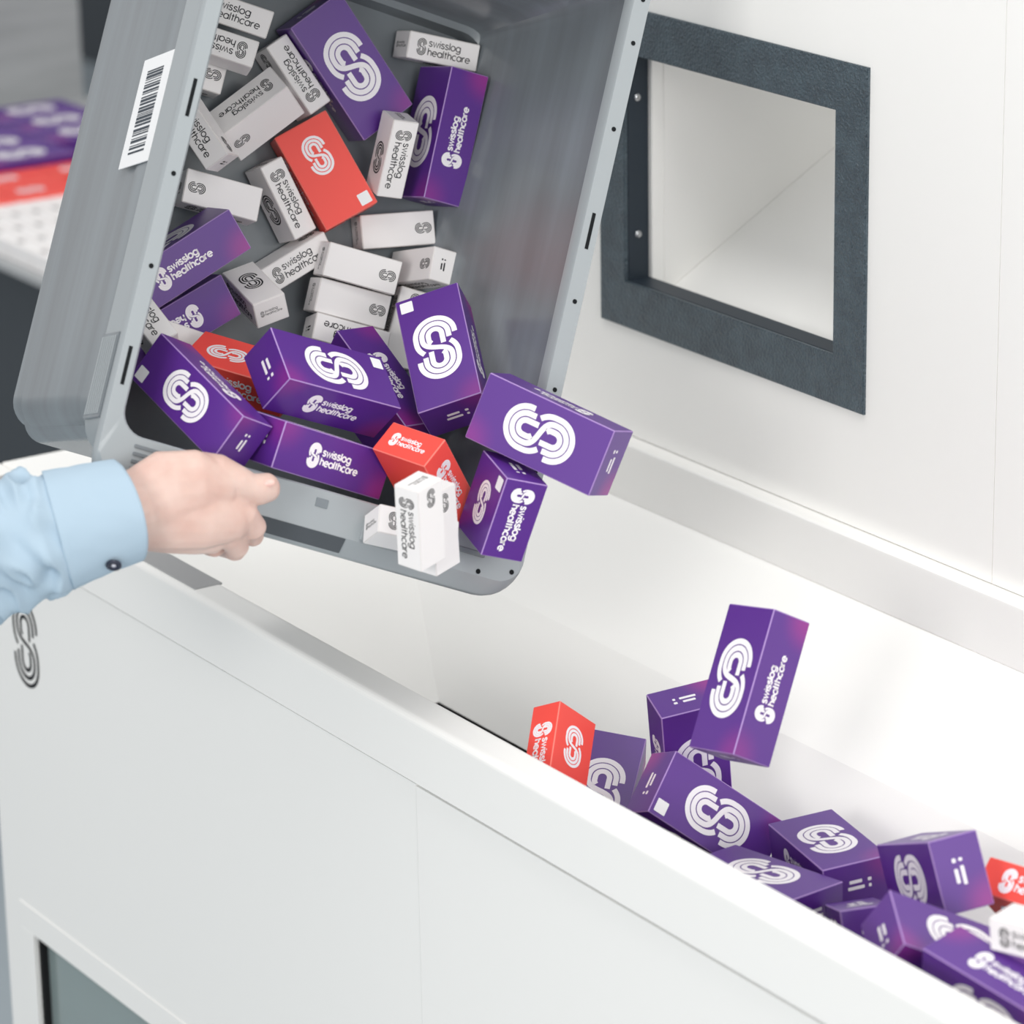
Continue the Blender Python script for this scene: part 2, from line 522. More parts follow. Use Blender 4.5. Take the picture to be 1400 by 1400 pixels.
# dark frame of the opening: one mitred plate plus its liner
FX0, FX1, FZ0, FZ1 = -0.4215, -0.0098, 1.117, 1.434
IX0, IX1, IZ0, IZ1 = -0.3798, -0.0544, 1.1637, 1.389
def ring_plate(name, y0, y1, o, i, mt, parent):
    def rectv(r, y): return [(r[0], y, r[2]), (r[1], y, r[2]), (r[1], y, r[3]), (r[0], y, r[3])]
    v = rectv(o, y0) + rectv(i, y0) + rectv(o, y1) + rectv(i, y1)
    f = []
    for k in range(4):
        j = (k + 1) % 4
        f += [(k, j, 4 + j, 4 + k), (8 + k, 12 + k, 12 + j, 8 + j), (k, 8 + k, 8 + j, j), (4 + k, 4 + j, 12 + j, 12 + k)]
    me = mesh(name, v, f, mt)
    bm = bmesh.new(); bm.from_mesh(me); bmesh.ops.recalc_face_normals(bm, faces=bm.faces[:])
    bmesh.ops.bevel(bm, geom=[e for e in bm.edges if abs(e.calc_length()) > 0.1], offset=0.0008, segments=2, affect='EDGES')
    bm.to_mesh(me); bm.free()
    return obj(name, me, parent)
pf = ring_plate('opening_frame', YW - .0035, YW + .001, (FX0, FX1, FZ0, FZ1), (IX0, IX1, IZ0, IZ1), M['slate'], mc)
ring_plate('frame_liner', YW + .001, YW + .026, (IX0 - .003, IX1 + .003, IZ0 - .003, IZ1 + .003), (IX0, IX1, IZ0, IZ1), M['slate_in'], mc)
def dome(name, c, axis, r, mt, parent, flat=.5):
    bm = bmesh.new()
    bmesh.ops.create_uvsphere(bm, u_segments=16, v_segments=8, radius=r)
    for v in bm.verts: v.co.z *= flat
    me = bpy.data.meshes.new(name); bm.to_mesh(me); bm.free()
    me.materials.append(mt)
    for p in me.polygons: p.use_smooth = True
    o = obj(name, me, parent, c)
    o.rotation_euler = Vector(axis).to_track_quat('Z', 'Y').to_euler()
    return o
for z in (1.3436, 1.2081):
    dome('screw', (IX0 + .0005, YW + .0127, z), (1, 0, 0), .0042, M['steel'], mc)
# inside of the opening: jamb, side wall and the inclined chute sheet
box('chute_jamb', OX0 - .004, -0.3745, YW + .026, YW + .052, 1.10, 1.45, PT, mc, .001, 1)
box('chute_jamb', -0.3745, -0.3735, YW + .040, YW + .052, 1.10, 1.45, PI, mc)
box('chute_wall', -0.3760, -0.3735, YW + .052, 1.16, 1.10, 1.56, PI, mc)
box('chute_wall', -0.0510, -0.0480, YW + .026, 1.16, 1.10, 1.56, PI, mc)
k = .556
slab('chute_sheet', [(-.3730, .5475, 1.1515), (-.0515, .5475, 1.1515), (-.0515, 1.14, 1.1515 + k * .5925), (-.3730, 1.14, 1.1515 + k * .5925)], 0.0015, PI, mc)
box('chute_lip', -0.3730, -0.0515, 0.546, 0.5485, 1.1455, 1.1512, PT, mc)
# emblem on the machine's front
v, f = emblem(.0965, .5)
lg = obj('logo', mesh('logo', [(p.x, -0.0004, p.y) for p in v], f, M['ink']), mc, (-0.7395, 0, 0.7865))

# ------------------------------------------------------------------ the grey tote
TW, TL, TH = 0.390, 0.600, 0.300
TE = Vector((0.22333, 0.89529, -0.38547)); TD = Vector((-0.22836, 0.43251, 0.87223)); TN = Vector((0.94762, -0.10677, 0.30104))
tote = tag(empty('storage_tote'), 'grey plastic storage tote tipped on end, full of cartons, barcode sticker on its side', 'tote')
tm = Matrix((TE, TD, TN)).transposed().to_4x4()
tm.translation = Vector((-0.34131, -0.22754, 1.09457))
tote.matrix_world = tm

def ring(ul, ur, vb, vt, r, h, low=0.0, n=7):
    """rounded rectangle, insets from the rim outline; low = drop of h along the lower edge"""
    u0, u1, v0, v1 = ul, TW - ur, vb, TL - vt
    P = []
    for cx, cy, a in ((u1 - r, v1 - r, 0), (u0 + r, v1 - r, 90), (u0 + r, v0 + r, 180), (u1 - r, v0 + r, 270)):
        for (x, y) in arc(cx, cy, r, a, a + 90, n):
            k = max(0.0, min(1.0, (v0 + r - y) / r)) if low else 0.0
            P.append((x, y, h - low * k))
    return P
def loft(name, rings, mt, parent, cap_first=False, cap_last=False, smooth=True, sharp=35):
    n = len(rings[0])
    V = [p for r in rings for p in r]
    F = []
    for i in range(len(rings) - 1):
        for j in range(n):
            a, b = i * n + j, i * n + (j + 1) % n
            F.append((a, b, b + n, a + n))
    if cap_first: F.append(tuple(range(n))[::-1])
    if cap_last: F.append(tuple(range((len(rings) - 1) * n, len(rings) * n)))
    me = mesh(name, V, F, mt, smooth)
    bm = bmesh.new(); bm.from_mesh(me); bmesh.ops.recalc_face_normals(bm, faces=bm.faces[:])
    for e in bm.edges:
        if len(e.link_faces) == 2 and e.calc_face_angle(0) > math.radians(sharp): e.smooth = False
    bm.to_mesh(me); bm.free()
    return obj(name, me, parent)

loft('body', [
    ring(.023, .034, .077, .077, .02, -.022), ring(.0175, .030, .072, .072, .024, -.018), ring(.0165, .028, .070, .070, .025, .028),
    ring(.0105, .024, .064, .064, .027, .0305), ring(.0102, .016, .056, .056, .028, .190), ring(.0082, .013, .053, .053, .028, .202), ring(.0080, .012, .052, .052, .028, .237), ring(.0100, .012, .050, .050, .028, .288),
    ring(.0155, .0165, .049, .049, .022, .2925), ring(.0168, .0185, .050, .050, .022, .26), ring(.0225, .0365, .058, .058, .02, .012), ring(.028, .042, .064, .064, .018, .004)],
    M['plastic'], tote, True, True)
loft('rim', [
    ring(.0098, .0115, .050, .050, .028, .236), ring(.0045, .0045, .032, .032, .03, .2375), ring(.0030, .0030, .029, .029, .03, .286),
    ring(.0006, .0006, .003, .003, .032, .2875, .010), ring(0, 0, 0, 0, .033, .290, .010), ring(0, 0, 0, 0, .033, .2975, .010),
    ring(.0010, .0010, .0015, .0015, .032, .3000, .010), ring(.0014, .0014, .0145, .0145, .022, .3000), ring(.0140, .0160, .0475, .0475, .021, .3000), ring(.0158, .0172, .0490, .0490, .02, .2980), ring(.0160, .0176, .0492, .0492, .02, .284)],
    M['rim'], tote)
# slots and rivet holes pressed through the flange
def flange_patch(name, u0, u1, v0, v1, mt, h=.3002, th=.0004):
    return box(name, u0, u1, v0, v1, h - th, h + .0001, mt, tote)
for v0 in (.0856, .3115):
    flange_patch('slot', .0060, .0092, v0, v0 + .032, M['hole'])
    flange_patch('slot', .3798, .3830, v0 - .002, v0 + .030, M['hole'])
def disc(name, c, r, mt, parent, n=16):
    V = [(c[0], c[1], c[2])] + [(c[0] + r * math.cos(6.28318 * i / n), c[1] + r * math.sin(6.28318 * i / n), c[2]) for i in range(n)]
    return obj(name, mesh(name, V, [(0, 1 + i, 1 + (i + 1) % n) for i in range(n)], mt), parent)
for v0 in (.185, .263, .4167, .4941, .5335):
    disc('rivet_hole', (.0081, v0, .3003), .0021, M['hole'], tote)
    disc('rivet_hole', (.3818, v0, .3003), .0021, M['hole'], tote)
disc('rivet_hole', (.3497, .0180, .3003), .0022, M['hole'], tote)
disc('rivet_hole', (.3800, .0250, .3003), .0022, M['hole'], tote)
# lower flange fittings: embossed plate, latch seat, painted shade band, finger grip ribs
box('embossed_plate', .1932, .2042, .0337, .0411, .2995, .3006, M['plastic'], tote, .0002, 1)
obj('lip_shade_band', mesh('lip_shade_band', [(.058, .0022, .2925), (.2265, .0022, .2925), (.2265, .0140, .3004), (.058, .0140, .3004), (.058, .0022, .2905), (.2265, .0022, .2905), (.2265, .0140, .2984), (.058, .0140, .2984)], [(0, 1, 2, 3), (4, 7, 6, 5), (0, 4, 5, 1), (1, 5, 6, 2), (2, 6, 7, 3), (3, 7, 4, 0)], M['strip']), tote)  # dark colour stands in for shade on the down-facing lip
lt = box('latch_seat', .238, .274, .0165, .0345, .2990, .3030, M['rim'], tote, .001, 2)
box('latch_slot', .250, .264, .0215, .0275, .3025, .3033, M['hole'], lt)
box('stiffener', .292, .352, .0300, .0345, .2990, .3022, M['plastic'], tote, .0006, 1)
box('stiffener', .292, .298, .0220, .0310, .2990, .3022, M['plastic'], tote, .0006, 1)
for q in range(4):
    box('grip_rib', .030, .062, .0205 + q * .0062, .0235 + q * .0062, .2992, .3010, M['plastic'], tote, .0004, 1)
gp = box('grip_panel', .0016, .0045, .058, .130, .240, .279, M['plastic'], tote, .0006, 1)
for q in range(7):
    box('grip_rib', .0006, .0018, .061, .127, .2435 + q * .0050, .2455 + q * .0050, M['rim'], gp, .0003, 1)
# barcode sticker on the outer long wall
bl = box('barcode_label', .0064, .0076, .2815, .3785, .158, .230, M['sticker'], tote, .0003, 1)
vv, rr = .2925, random.Random(11)
while vv < .3660:
    wdt = rr.choice((.0007, .0007, .0012, .0018, .0024))
    box('bar', .00615, .0064, vv, min(vv + wdt, .3675), .1745, .2135, M['barink'], bl)
    vv += wdt + rr.choice((.0008, .0010, .0016, .0022))

# pose table: size mm (width, length, depth), centre m, rotation
POSES = {
 'P1': ((58, 122, 40), (-0.3666, 0.1752, 1.4175), (-0.4515, -0.5646, -0.2733, -0.6346)),
 'P2': ((58, 122, 40), (-0.3251, 0.2503, 1.3504), (0.8228, 0.5614, -0.0806, 0.0351)),
 'P3': ((58, 122, 40), (-0.2986, -0.0456, 1.2827), (0.9696, 0.2089, -0.1083, -0.0675)),
 'P4': ((58, 122, 40), (-0.3112, -0.0524, 1.2243), (-0.1805, 0.9769, -0.0443, 0.1059)),
 'P5': ((46, 122, 40), (-0.0968, -0.1330, 1.2218), (0.6390, 0.4792, -0.1992, 0.5678)),
 'P6': ((58, 122, 40), (-0.0998, -0.0147, 1.2161), (-0.9309, 0.2014, -0.3033, 0.0305)),
 'P7': ((58, 122, 40), (-0.1892, 0.0928, 1.1614), (0.6072, -0.6232, -0.3886, -0.3031)),
 'P8': ((58, 122, 40), (-0.1251, 0.1228, 1.2069), (0.8060, 0.3598, 0.0089, 0.4699)),
 'P9': ((58, 122, 40), (0.0568, 0.1080, 1.1875), (0.6327, 0.2132, 0.5587, -0.4919)),
 'P10': ((60, 70, 38), (0.0464, 0.0676, 1.1302), (0.5888, -0.7970, 0.1316, -0.0267)),
 'P11': ((58, 122, 40), (-0.0639, -0.0483, 1.1693), (0.9735, -0.2206, -0.0182, 0.0569)),
 'R1': ((54, 95, 30), (-0.3424, 0.1355, 1.3302), (-0.5625, -0.5245, -0.2149, -0.6019)),
 'R2': ((54, 95, 30), (-0.1811, -0.0461, 1.2106), (0.8914, -0.0615, 0.1194, -0.4328)),
 'R3': ((58, 82, 31), (-0.0164, 0.0326, 1.1470), (0.4697, 0.8709, 0.1410, 0.0316)),
 'W1': ((31, 72, 25), (-0.3762, 0.0657, 1.4792), (0.9447, -0.1944, -0.0484, -0.2597)),
 'W2': ((31, 72, 25), (-0.3653, 0.0415, 1.4537), (0.2248, 0.9366, -0.2032, 0.1757)),
 'W3': ((31, 72, 25), (-0.3965, 0.0260, 1.4307), (-0.7770, 0.0388, -0.5750, 0.2531)),
 'W4': ((31, 72, 25), (-0.3469, 0.0137, 1.3854), (0.7865, -0.4477, 0.0588, -0.4215)),
 'W5': ((40, 72, 34), (-0.3581, 0.0761, 1.3895), (-0.1678, 0.7892, -0.2720, 0.5243)),
 'W6': ((31, 72, 25), (-0.3782, 0.1265, 1.4123), (0.5348, 0.8219, -0.1306, 0.1460)),
 'W7': ((31, 72, 25), (-0.3484, 0.0931, 1.3097), (-0.7963, 0.5853, 0.1224, 0.0913)),
 'W8': ((31, 72, 25), (-0.3400, 0.0245, 1.3243), (-0.2045, -0.5635, -0.0721, -0.7971)),
 'W9': ((31, 72, 25), (-0.3332, 0.0925, 1.2554), (0.9795, 0.1813, -0.0860, -0.0151)),
 'W10': ((31, 72, 25), (-0.2970, 0.0345, 1.2423), (-0.7489, -0.1470, 0.0306, -0.6454)),
 'W11': ((31, 72, 25), (-0.3290, 0.1993, 1.2693), (0.7947, 0.0305, 0.6009, -0.0807)),
 'W12': ((31, 72, 25), (-0.2959, 0.1405, 1.2499), (-0.7468, 0.0631, -0.6283, 0.2088)),
 'W13': ((31, 72, 25), (-0.2979, 0.1297, 1.2185), (0.7560, -0.0882, 0.6226, -0.1819)),
 'W14': ((31, 72, 25), (-0.2855, 0.1193, 1.1908), (0.2045, 0.9572, -0.1101, 0.1729)),
 'W15': ((31, 72, 25), (-0.2916, 0.2059, 1.2402), (-0.6446, -0.4605, -0.3132, 0.5239)),
 'W19': ((31, 72, 25), (-0.3634, 0.2721, 1.4208), (0.9837, -0.1490, -0.0740, -0.0678)),
 'W20': ((31, 72, 25), (-0.3093, 0.1883, 1.3453), (0.6225, -0.7740, 0.1126, -0.0272)),
 'W23': ((31, 72, 25), (0.0858, -0.0374, 1.1483), (-0.5744, 0.5689, -0.4639, 0.3623)),
 'P12': ((58, 122, 40), (0.2445, 0.1739, 1.0092), (-0.8573, -0.5051, 0.0717, -0.0697)),
 'P13': ((58, 122, 40), (0.1146, 0.2101, 0.8941), (-0.4849, -0.6461, -0.4186, -0.4149)),
 'P14': ((58, 122, 40), (0.0504, 0.1591, 0.8429), (0.8881, 0.2426, 0.1721, 0.3503)),
 'P15': ((58, 122, 40), (0.1666, 0.1870, 0.8622), (-0.3129, -0.5289, -0.1902, -0.7656)),
 'P16': ((58, 122, 40), (0.2775, 0.2327, 0.8503), (0.7976, -0.0008, -0.0565, 0.6005)),
 'P18': ((58, 122, 40), (0.4574, 0.1928, 0.9148), (-0.5009, -0.6768, -0.3167, 0.4368)),
 'R4': ((48, 95, 30), (0.0984, 0.0836, 0.9113), (-0.6884, -0.1156, -0.5398, -0.4705)),
 'P17': ((58, 122, 40), (0.2947, 0.1512, 0.8483), (0.7549, 0.0057, -0.0310, -0.6551)),
 'P19': ((58, 122, 40), (0.4233, 0.1501, 0.8564), (0.4387, 0.7046, 0.2401, -0.5035)),
 'P20': ((58, 122, 40), (0.5597, 0.1223, 0.9014), (0.9375, -0.2013, 0.2148, -0.1856)),
 'P21': ((58, 122, 40), (0.6542, 0.0921, 0.9086), (-0.6015, 0.4691, 0.4533, 0.4611)),
 'P22': ((58, 122, 40), (0.5391, 0.1678, 0.8318), (0.9037, -0.1941, -0.0842, -0.3721)),
 'R5': ((54, 95, 30), (0.5258, 0.2481, 0.8998), (-0.7319, 0.2329, 0.3096, 0.5605)),
 'W30': ((31, 72, 25), (0.6645, 0.1199, 0.9597), (0.7881, 0.0394, -0.0028, -0.6143)),
 'W16': ((31, 72, 25), (-0.2938, 0.1873, 1.1860), (0.7297, 0.4264, 0.4203, 0.3302)),
 'W22': ((31, 72, 25), (0.0193, -0.0050, 1.1144), (-0.9366, 0.1972, 0.2816, 0.0671)),
 'W24': ((31, 72, 25), (0.0621, -0.0092, 1.1319), (-0.5806, 0.5614, -0.4583, 0.3710)),
 'W21': ((31, 72, 25), (-0.2146, -0.1203, 1.2631), (-0.7128, 0.5216, 0.2353, 0.4057)),
 'W25': ((31, 72, 25), (-0.2625, -0.0503, 1.2142), (0.7739, -0.1018, 0.5823, -0.2270)),
}

# ------------------------------------------------------------------ cartons in and out of the tote
def say(k):
    d, c, q = POSES[k]
    return d, c, q
TOTE, HOP = 'cartons sliding out of the tote', 'cartons landing in the hopper'
INFO = {
 'P1': ('purple carton at the top of the tote, big white logo face up', None),
 'P2': ('purple carton standing on its side against the bare right of the tote floor', None),
 'P3': ('purple carton along the left wall, lettering upright, above another purple carton', None),
 'P4': ('purple carton at the left wall with its lettering upside down, under another purple carton', None),
 'P5': ('purple carton in the lower left corner of the tote just above the hand', ('+Z', -1, 1)),
 'P6': ('purple carton lying mid-pile, logo on top and lettering in front', ('+Z', -1, 1)),
 'P7': ('dark-shaded purple carton wedged between two others, lettering running down its side', None),
 'P8': ('purple carton upright at the right of the pile, white label in its corner', ('+Z', -1, 1)),
 'P9': ('purple carton tumbling over the right rim of the tote, large logo towards the wall opening', None),
 'P10': ('short purple carton hanging over the lower right rim corner, lettering reading downward', ('-Z', -1, -1)),
 'P11': ('purple carton lying along the lower rim beside the thumb, lettering facing forward', None),
 'R1': ('coral red carton lying flat high in the tote with white square label', ('+Z', 1, -1)),
 'R2': ('coral red carton half buried between purple cartons near the left wall', None),
 'R3': ('coral red carton tipping over the lower rim behind a white carton', None),
 'W1': ('white carton at the top left edge of the tote, lettering upright', None),
 'W2': ('white carton with upside-down lettering, second from top along the left rim', None),
 'W3': ('white carton mostly hidden by the left rim, small logo at its end', None),
 'W4': ('white carton tucked under the left rim, lettering running downward', None),
 'W5': ('larger white carton with lettering and logo on two faces, above the red carton', None),
 'W6': ('white carton lying against the top purple carton, lettering running up its side', None),
 'W7': ('white carton leaning along the left edge of the flat red carton', None),
 'W8': ('white carton lying flat by the left rim, logo at its left end', None),
 'W9': ('white carton slanting in mid tote with upright lettering', None),
 'W10': ('white carton poking its small lettered end towards the viewer', None),
 'W11': ('white carton lying level just below the red carton, logo at its right end', None),
 'W12': ('topmost of the three white cartons stacked side by side in mid tote', None),
 'W13': ('middle one of the three white cartons stacked side by side in mid tote', None),
 'W14': ('lowest of the three white cartons side by side, lettering upside down', None),
 'W15': ('white carton at the right showing a small printed end beside the stacked whites', None),
 'W16': ('white carton half hidden behind the upright purple carton with the corner label', None),
 'W19': ('white carton at the top right of the tote above the purple carton', None),
 'W20': ('white carton leaning on the side-standing purple carton, lettering running down', None),
 'W21': ('white carton at the left wall just above the lower purple carton corner', None),
 'W22': ('white carton lying on the lower rim, half hidden by another white carton', None),
 'W23': ('white carton falling over the lower rim, nearest to the viewer', None),
 'W24': ('white carton directly behind the falling white carton at the lower rim', None),
 'W25': ('white carton peeking out beside the buried red carton', None),
 'P12': ('purple carton in mid air above the hopper pile', None),
 'P13': ('purple carton standing upright behind the one in mid air', None),
 'P14': ('purple carton beside the red one in the hopper, logo facing front', None),
 'P15': ('purple carton lying across the front of the pile with white corner label', ('+Z', -1, 1)),
 'P16': ('purple carton lying logo up just right of the labelled one', None),
 'P17': ('purple carton half hidden by the hopper rim below the logo-up carton', None),
 'P18': ('purple carton showing a sideways logo and a printed end, near the red one at right', None),
 'P19': ('purple carton with a magenta end turned to the viewer at the hopper rim', None),
 'P20': ('purple carton behind the nearest blurred purple carton, logo half covered', None),
 'P21': ('nearest blurred purple carton in the lower right corner, lettered side up', None),
 'P22': ('purple carton squeezed between the hopper rim and the nearest purple carton', None),
 'R4': ('coral red carton standing at the left end of the hopper pile', None),
 'R5': ('coral red carton at the right edge of the hopper pile', None),
 'W30': ('white carton at the right edge of the hopper pile in front of the red one', None),
}
NAMES = {'P': 'purple_carton', 'R': 'red_carton', 'W': 'white_carton'}
HOPKEYS = {'P12', 'P13', 'P14', 'P15', 'P16', 'P17', 'P18', 'P19', 'P20', 'P21', 'P22', 'R4', 'R5', 'W30'}
for kkey, (d, c, q) in POSES.items():
    lab, stk = INFO[kkey]
    make_carton(NAMES[kkey[0]], kkey[0], d, c, q, lab, HOP if kkey in HOPKEYS else TOTE, stk, swap=(kkey == 'W10'), flip=(kkey in ('W23', 'W24', 'R1', 'R4')), turn=(kkey == 'R3'))

# ------------------------------------------------------------------ shelf in the background, far left
sh = tag(empty('storage_shelf', (-2.3, 1.0, 0)), 'grey metal shelf with sorted cartons, out of focus behind the tote', 'shelf')
SZ = 0.795
sp = lambda n, *a: (lambda o: setattr(o, 'parent', sh) or setattr(o, 'matrix_parent_inverse', Matrix.Translation((2.3, -1.0, 0))))(box(n, *a))
SX0 = -2.16
sp('shelf_board', -3.05, SX0 + .40, 0.655, 1.50, SZ - .012, SZ, M['shelf'])
sp('lower_cabinet', -3.05, SX0 + .40, 0.70, 1.50, 0.0, SZ - .012, M['darkwall'])
sp('back_panel', -3.09, -3.05, 0.2, 1.261, 0.3, 2.6, M['shelf'])
def flat_pose(x, y, z, ang): 
    return (x, y, z), Quaternion((0, 0, 1), math.radians(ang))
yy = 0.668
def seen(p):
    v = Vector(p) - CAM
    x, y = CX + FPX * v.dot(RIGHT) / v.dot(FWD), CY + FPX * v.dot(DOWN) / v.dot(FWD)
    return -45 < x < 150 and y > 60
g = 'white cartons on the background shelf'
for r in range(11):
    for c in range(5):
        x = SX0 + .10 - c * .0735 + .036
        p, q = flat_pose(x, yy + .016 + r * .0325, SZ + .0135, 90)
        if not seen(p): continue
        make_carton('white_carton', 'W', (31, 72, 25), p, q, 'blurred white carton in the rows on the background shelf', g, simple=True)
for r in range(5):
    for c in range(2):
        p, q = flat_pose(SX0 - .172 - .045 - c * .089, yy + .06 + r * .117, SZ + .016, 0)
        if not seen(p): continue
        make_carton('red_carton', 'R', (84, 113, 30), p, q, 'blurred red carton in the rows on the background shelf', 'red cartons on the background shelf', simple=True)
for r in range(5):
    for c in range(4):
        p, q = flat_pose(SX0 - .36 - .045 - c * .092, yy + .08 + r * .156, SZ + .021, 0)
        if not seen(p): continue
        make_carton('purple_carton', 'P', (88, 150, 40), p, q, 'blurred purple carton in the rows on the background shelf', 'purple cartons on the background shelf', simple=True)

# ------------------------------------------------------------------ the person's hand and sleeve
M['skin'] = mat('skin', srgb(216, 186, 174), 0.48, 0.4, bump=(260, 0.06))
color_noise(M['skin'], srgb(208, 172, 160), srgb(222, 196, 185), 32, 0.3, 0.72)
sk = M['skin'].node_tree.nodes['Principled BSDF']
sk.inputs['Subsurface Weight'].default_value = 0.12
sk.inputs['Subsurface Radius'].default_value = (0.012, 0.005, 0.003)
sk.inputs['Subsurface Scale'].default_value = 0.4
M['nail'] = mat('fingernail', srgb(232, 190, 180), 0.25, 0.5)
M['shirt'] = mat('blue_shirt_cotton', srgb(170, 190, 205), 0.85, 0.15, bump=(1500, 0.15))
M['button'] = mat('navy_button', srgb(38, 42, 60), 0.3, 0.5)
M['thread'] = mat('thread', srgb(205, 205, 215), 0.8, 0.2)

def tube(bm, pts, n=18, flat=0.62):
    """pts: (world point, radius across the view, radius factor in depth)"""
    P = [p[0] for p in pts]
    rings = []
    full = []
    # rounded ends
    t0 = (P[1] - P[0]).normalized(); t1 = (P[-1] - P[-2]).normalized()
    for a in (75, 45, 18):
        r = pts[0][1]; s = math.sin(math.radians(a)); full.append((P[0] - t0 * r * s * .8, pts[0][1] * math.cos(math.radians(a)), pts[0][2]))
    full += list(pts)
    for a in (18, 45, 75):
        s = math.sin(math.radians(a)); full.append((P[-1] + t1 * pts[-1][1] * s * .8, pts[-1][1] * math.cos(math.radians(a)), pts[-1][2]))
    Q = [f[0] for f in full]
    for i, (p, r, fl_) in enumerate(full):
        t = (Q[min(i + 1, len(Q) - 1)] - Q[max(i - 1, 0)]).normalized()
        view = (p - CAM).normalized()
        side = t.cross(view)
        if side.length < .2: side = DOWN.copy()
        side.normalize()
        dep = t.cross(side).normalized()
        rings.append([bm.verts.new(p + side * r * math.cos(6.28318 * k / n) + dep * r * fl_ * math.sin(6.28318 * k / n)) for k in range(n)])
    for a, b in zip(rings, rings[1:]):
        for k in range(n):
            bm.faces.new((a[k], a[(k + 1) % n], b[(k + 1) % n], b[k]))
    bm.faces.new(rings[0][::-1]); bm.faces.new(rings[-1])

def H(x, y, z, r, f=1.0): return (at(x, y, z), r / 1000, f)
bm = bmesh.new()
tube(bm, [H(40, 735, 2.905, 27), H(120, 712, 2.912, 27, .85), H(188, 696, 2.922, 28, .75)])                     # forearm and wrist
tube(bm, [H(188, 694, 2.922, 30, .65), H(232, 672, 2.930, 34, .52), H(272, 664, 2.938, 29, .55), H(300, 668, 2.948, 22, .65)])   # thenar side of the back
tube(bm, [H(190, 700, 2.924, 30, .65), H(240, 700, 2.932, 31, .5), H(285, 705, 2.942, 27, .5), H(318, 708, 2.955, 20, .65)])     # index and middle metacarpals
tube(bm, [H(195, 712, 2.928, 24, .6), H(235, 722, 2.938, 21, .6), H(270, 730, 2.948, 17, .7), H(292, 734, 2.960, 14, .8)])      # ring and little metacarpals
tube(bm, [H(312, 694, 2.955, 14), H(335, 706, 2.962, 12.5), H(347, 722, 2.972, 11), H(346, 732, 2.990, 9.5), H(330, 730, 3.012, 8.5), H(312, 722, 3.026, 8)])     # index
tube(bm, [H(298, 718, 2.955, 13.5), H(316, 734, 2.964, 11.5), H(324, 748, 2.976, 10.3), H(322, 752, 2.994, 9.3), H(306, 748, 3.016, 8.5), H(288, 738, 3.030, 8)])   # middle
tube(bm, [H(278, 730, 2.956, 12), H(290, 740, 2.968, 10.5), H(294, 746, 2.982, 9.5), H(288, 746, 3.000, 8.8), H(272, 740, 3.018, 8.2), H(258, 730, 3.030, 7.8)])    # ring
tube(bm, [H(256, 734, 2.952, 10.5), H(264, 742, 2.966, 9), H(264, 744, 2.982, 8.2), H(256, 740, 3.000, 7.6), H(244, 734, 3.014, 7)])                       # little
tube(bm, [H(268, 650, 2.946, 20, .8), H(300, 650, 2.950, 17, .85), H(326, 661, 2.955, 14.2, .9), H(342, 668, 2.960, 12.6, .92), H(356, 669, 2.963, 13.0, .85), H(367, 666, 2.966, 12.0, .8)])  # thumb
me = bpy.data.meshes.new('person')
bm.to_mesh(me); bm.free()
tmp = bpy.data.objects.new('tmp_hand', me); COL.objects.link(tmp)
rm = tmp.modifiers.new('r', 'REMESH'); rm.mode = 'VOXEL'; rm.voxel_size = 0.0013
sm = tmp.modifiers.new('s', 'SMOOTH'); sm.factor = 0.5; sm.iterations = 9
dg = bpy.context.evaluated_depsgraph_get()
hm = bpy.data.meshes.new_from_object(tmp.evaluated_get(dg))
bpy.data.objects.remove(tmp, do_unlink=True)
hm.materials.clear(); hm.materials.append(M['skin'])
for p in hm.polygons: p.use_smooth = True
person = tag(obj('person', hm), 'person in a light blue shirt sleeve gripping the lower rim of the tote', 'person')

# thumb nail
V, F = [], []
nu, nv = 8, 6
for i in range(nu + 1):
    for j in range(nv + 1):
        a, b = i / nu * 2 - 1, j / nv * 2 - 1
        rx, ry = 8.5, 6.2
        x, y = a * math.sqrt(max(0, 1 - b * b / 2)), b * math.sqrt(max(0, 1 - a * a / 2))
        V.append(at(367 + x * rx, 661 + y * ry - x * 1.4, 2.9532 + .0028 * (x * x * .5 + y * y)))
for i in range(nu):
    for j in range(nv):
        k0 = i * (nv + 1) + j
        F.append((k0, k0 + 1, k0 + nv + 2, k0 + nv + 1))
obj('thumbnail', mesh('thumbnail', V, F, M['nail'], True), person)

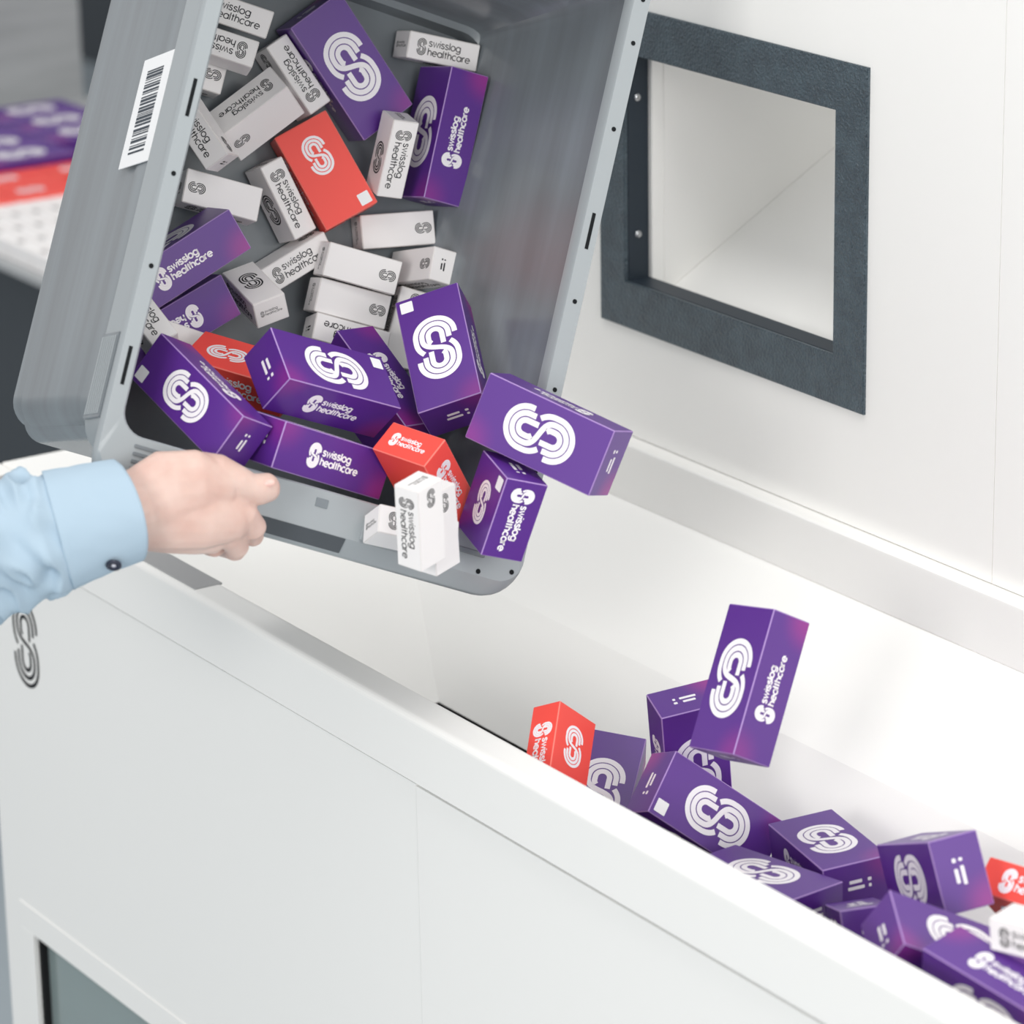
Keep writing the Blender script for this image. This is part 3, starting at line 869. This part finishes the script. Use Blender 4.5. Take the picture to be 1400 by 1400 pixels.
# sleeve: lofted cloth tube along the forearm, with gathers behind the cuff
def sleeve_section(s):
    """s: 0 at the cuff mouth, 1 off frame; returns centre pixel, z, half height px, depth radius m"""
    pts = [(0.0, 172, 698, 2.915, 70, .040), (0.10, 140, 706, 2.912, 73, .041), (0.30, 88, 722, 2.908, 80, .043), (0.36, 76, 726, 2.907, 82, .044),
           (0.5, 40, 736, 2.903, 86, .049), (0.7, -15, 750, 2.897, 90, .052), (1.0, -100, 775, 2.887, 96, .055)]
    for a, b in zip(pts, pts[1:]):
        if a[0] <= s <= b[0]:
            t = (s - a[0]) / (b[0] - a[0])
            return [a[i] + (b[i] - a[i]) * t for i in range(1, 6)]
def cloth_point(s, ang, extra=0.0, fold=1.0):
    x, y, z, hh, dr = sleeve_section(s)
    ca, sa = math.cos(ang), math.sin(ang)      # ca: towards image down, sa: towards the viewer
    hh += extra / .00058
    dr += extra
    ax = Vector((-.955, .26)).normalized()      # sleeve axis in the picture
    pe = Vector((-ax.y, ax.x))                  # across
    if pe.y < 0: pe = -pe
    px, py = x + pe.x * hh * ca, y + pe.y * hh * ca
    # mouth leans: the viewer's side reaches further over the wrist
    px += 24 * max(sa, -.6) * (1 - min(1, s / .3))
    P = at(px, py, z - dr * sa)
    if fold > 0:
        w = max(0.0, min(1.0, (s - .32) / .12)) * fold
        q = Vector((s * 6.0, math.cos(ang) * 1.3 + s * 3.0, math.sin(ang) * 1.3))
        dsp = .0120 * noise.noise(q * .8) + .0100 * (1 - abs(noise.noise(q * 1.15 + Vector((4, 1, 7)))) * 2.2) - .005
        dsp += .0045 * math.sin(ang * 9 + 3 * math.sin(s * 11)) * math.exp(-((s - .40) / .07) ** 2)
        dsp *= w
        dsp += .0008 * noise.noise(Vector((s * 12, math.cos(ang) * 3, math.sin(ang) * 3)))
        n = (RIGHT * 0 + DOWN * ca - FWD * sa).normalized()
        P = P + n * dsp
    return P
def cloth(name, s0, s1, ns, extra, fold, parent, thick):
    na = 96
    V, F = [], []
    for i in range(ns + 1):
        for k in range(na):
            V.append(cloth_point(s0 + (s1 - s0) * i / ns, 6.283185 * k / na, extra, fold))
    for i in range(ns):
        for k in range(na):
            a, b = i * na + k, i * na + (k + 1) % na
            F.append((a, b, b + na, a + na))
    me = mesh(name, V, F, M['shirt'], True)
    o = obj(name, me, parent)
    so = o.modifiers.new('thickness', 'SOLIDIFY'); so.thickness = thick; so.offset = -1
    return o
slv = cloth('shirt_sleeve', .27, 1.0, 90, 0.0, 1.0, person, .0015)
cuff = cloth('cuff', 0.0, .345, 24, .0016, 0.25, slv, .0030)
# cuff button on the lower near side
bp = cloth_point(.135, 0.62, .0032, 0)
bn = (DOWN * math.cos(.62) - FWD * math.sin(.62)).normalized()
def lathe(name, prof, c, axis, mt, parent, n=20):
    V, F = [], []
    for r, h in prof:
        for k in range(n): V.append((r * math.cos(6.28318 * k / n), r * math.sin(6.28318 * k / n), h))
    for i in range(len(prof) - 1):
        for k in range(n):
            a, b = i * n + k, i * n + (k + 1) % n
            F.append((a, b, b + n, a + n))
    F.append(tuple(range((len(prof) - 1) * n, len(prof) * n)))
    o = obj(name, mesh(name, V, F, mt, True), parent, c)
    o.rotation_euler = Vector(axis).to_track_quat('Z', 'Y').to_euler()
    return o
lathe('button', [(.0062, 0), (.0064, .0014), (.0058, .0024), (.0044, .0022), (.0040, .0014), (.0001, .0014)], bp, bn, M['button'], slv)
lathe('button_thread', [(.0018, .0010), (.0018, .0019), (.0001, .0021)], bp, bn, M['thread'], slv)
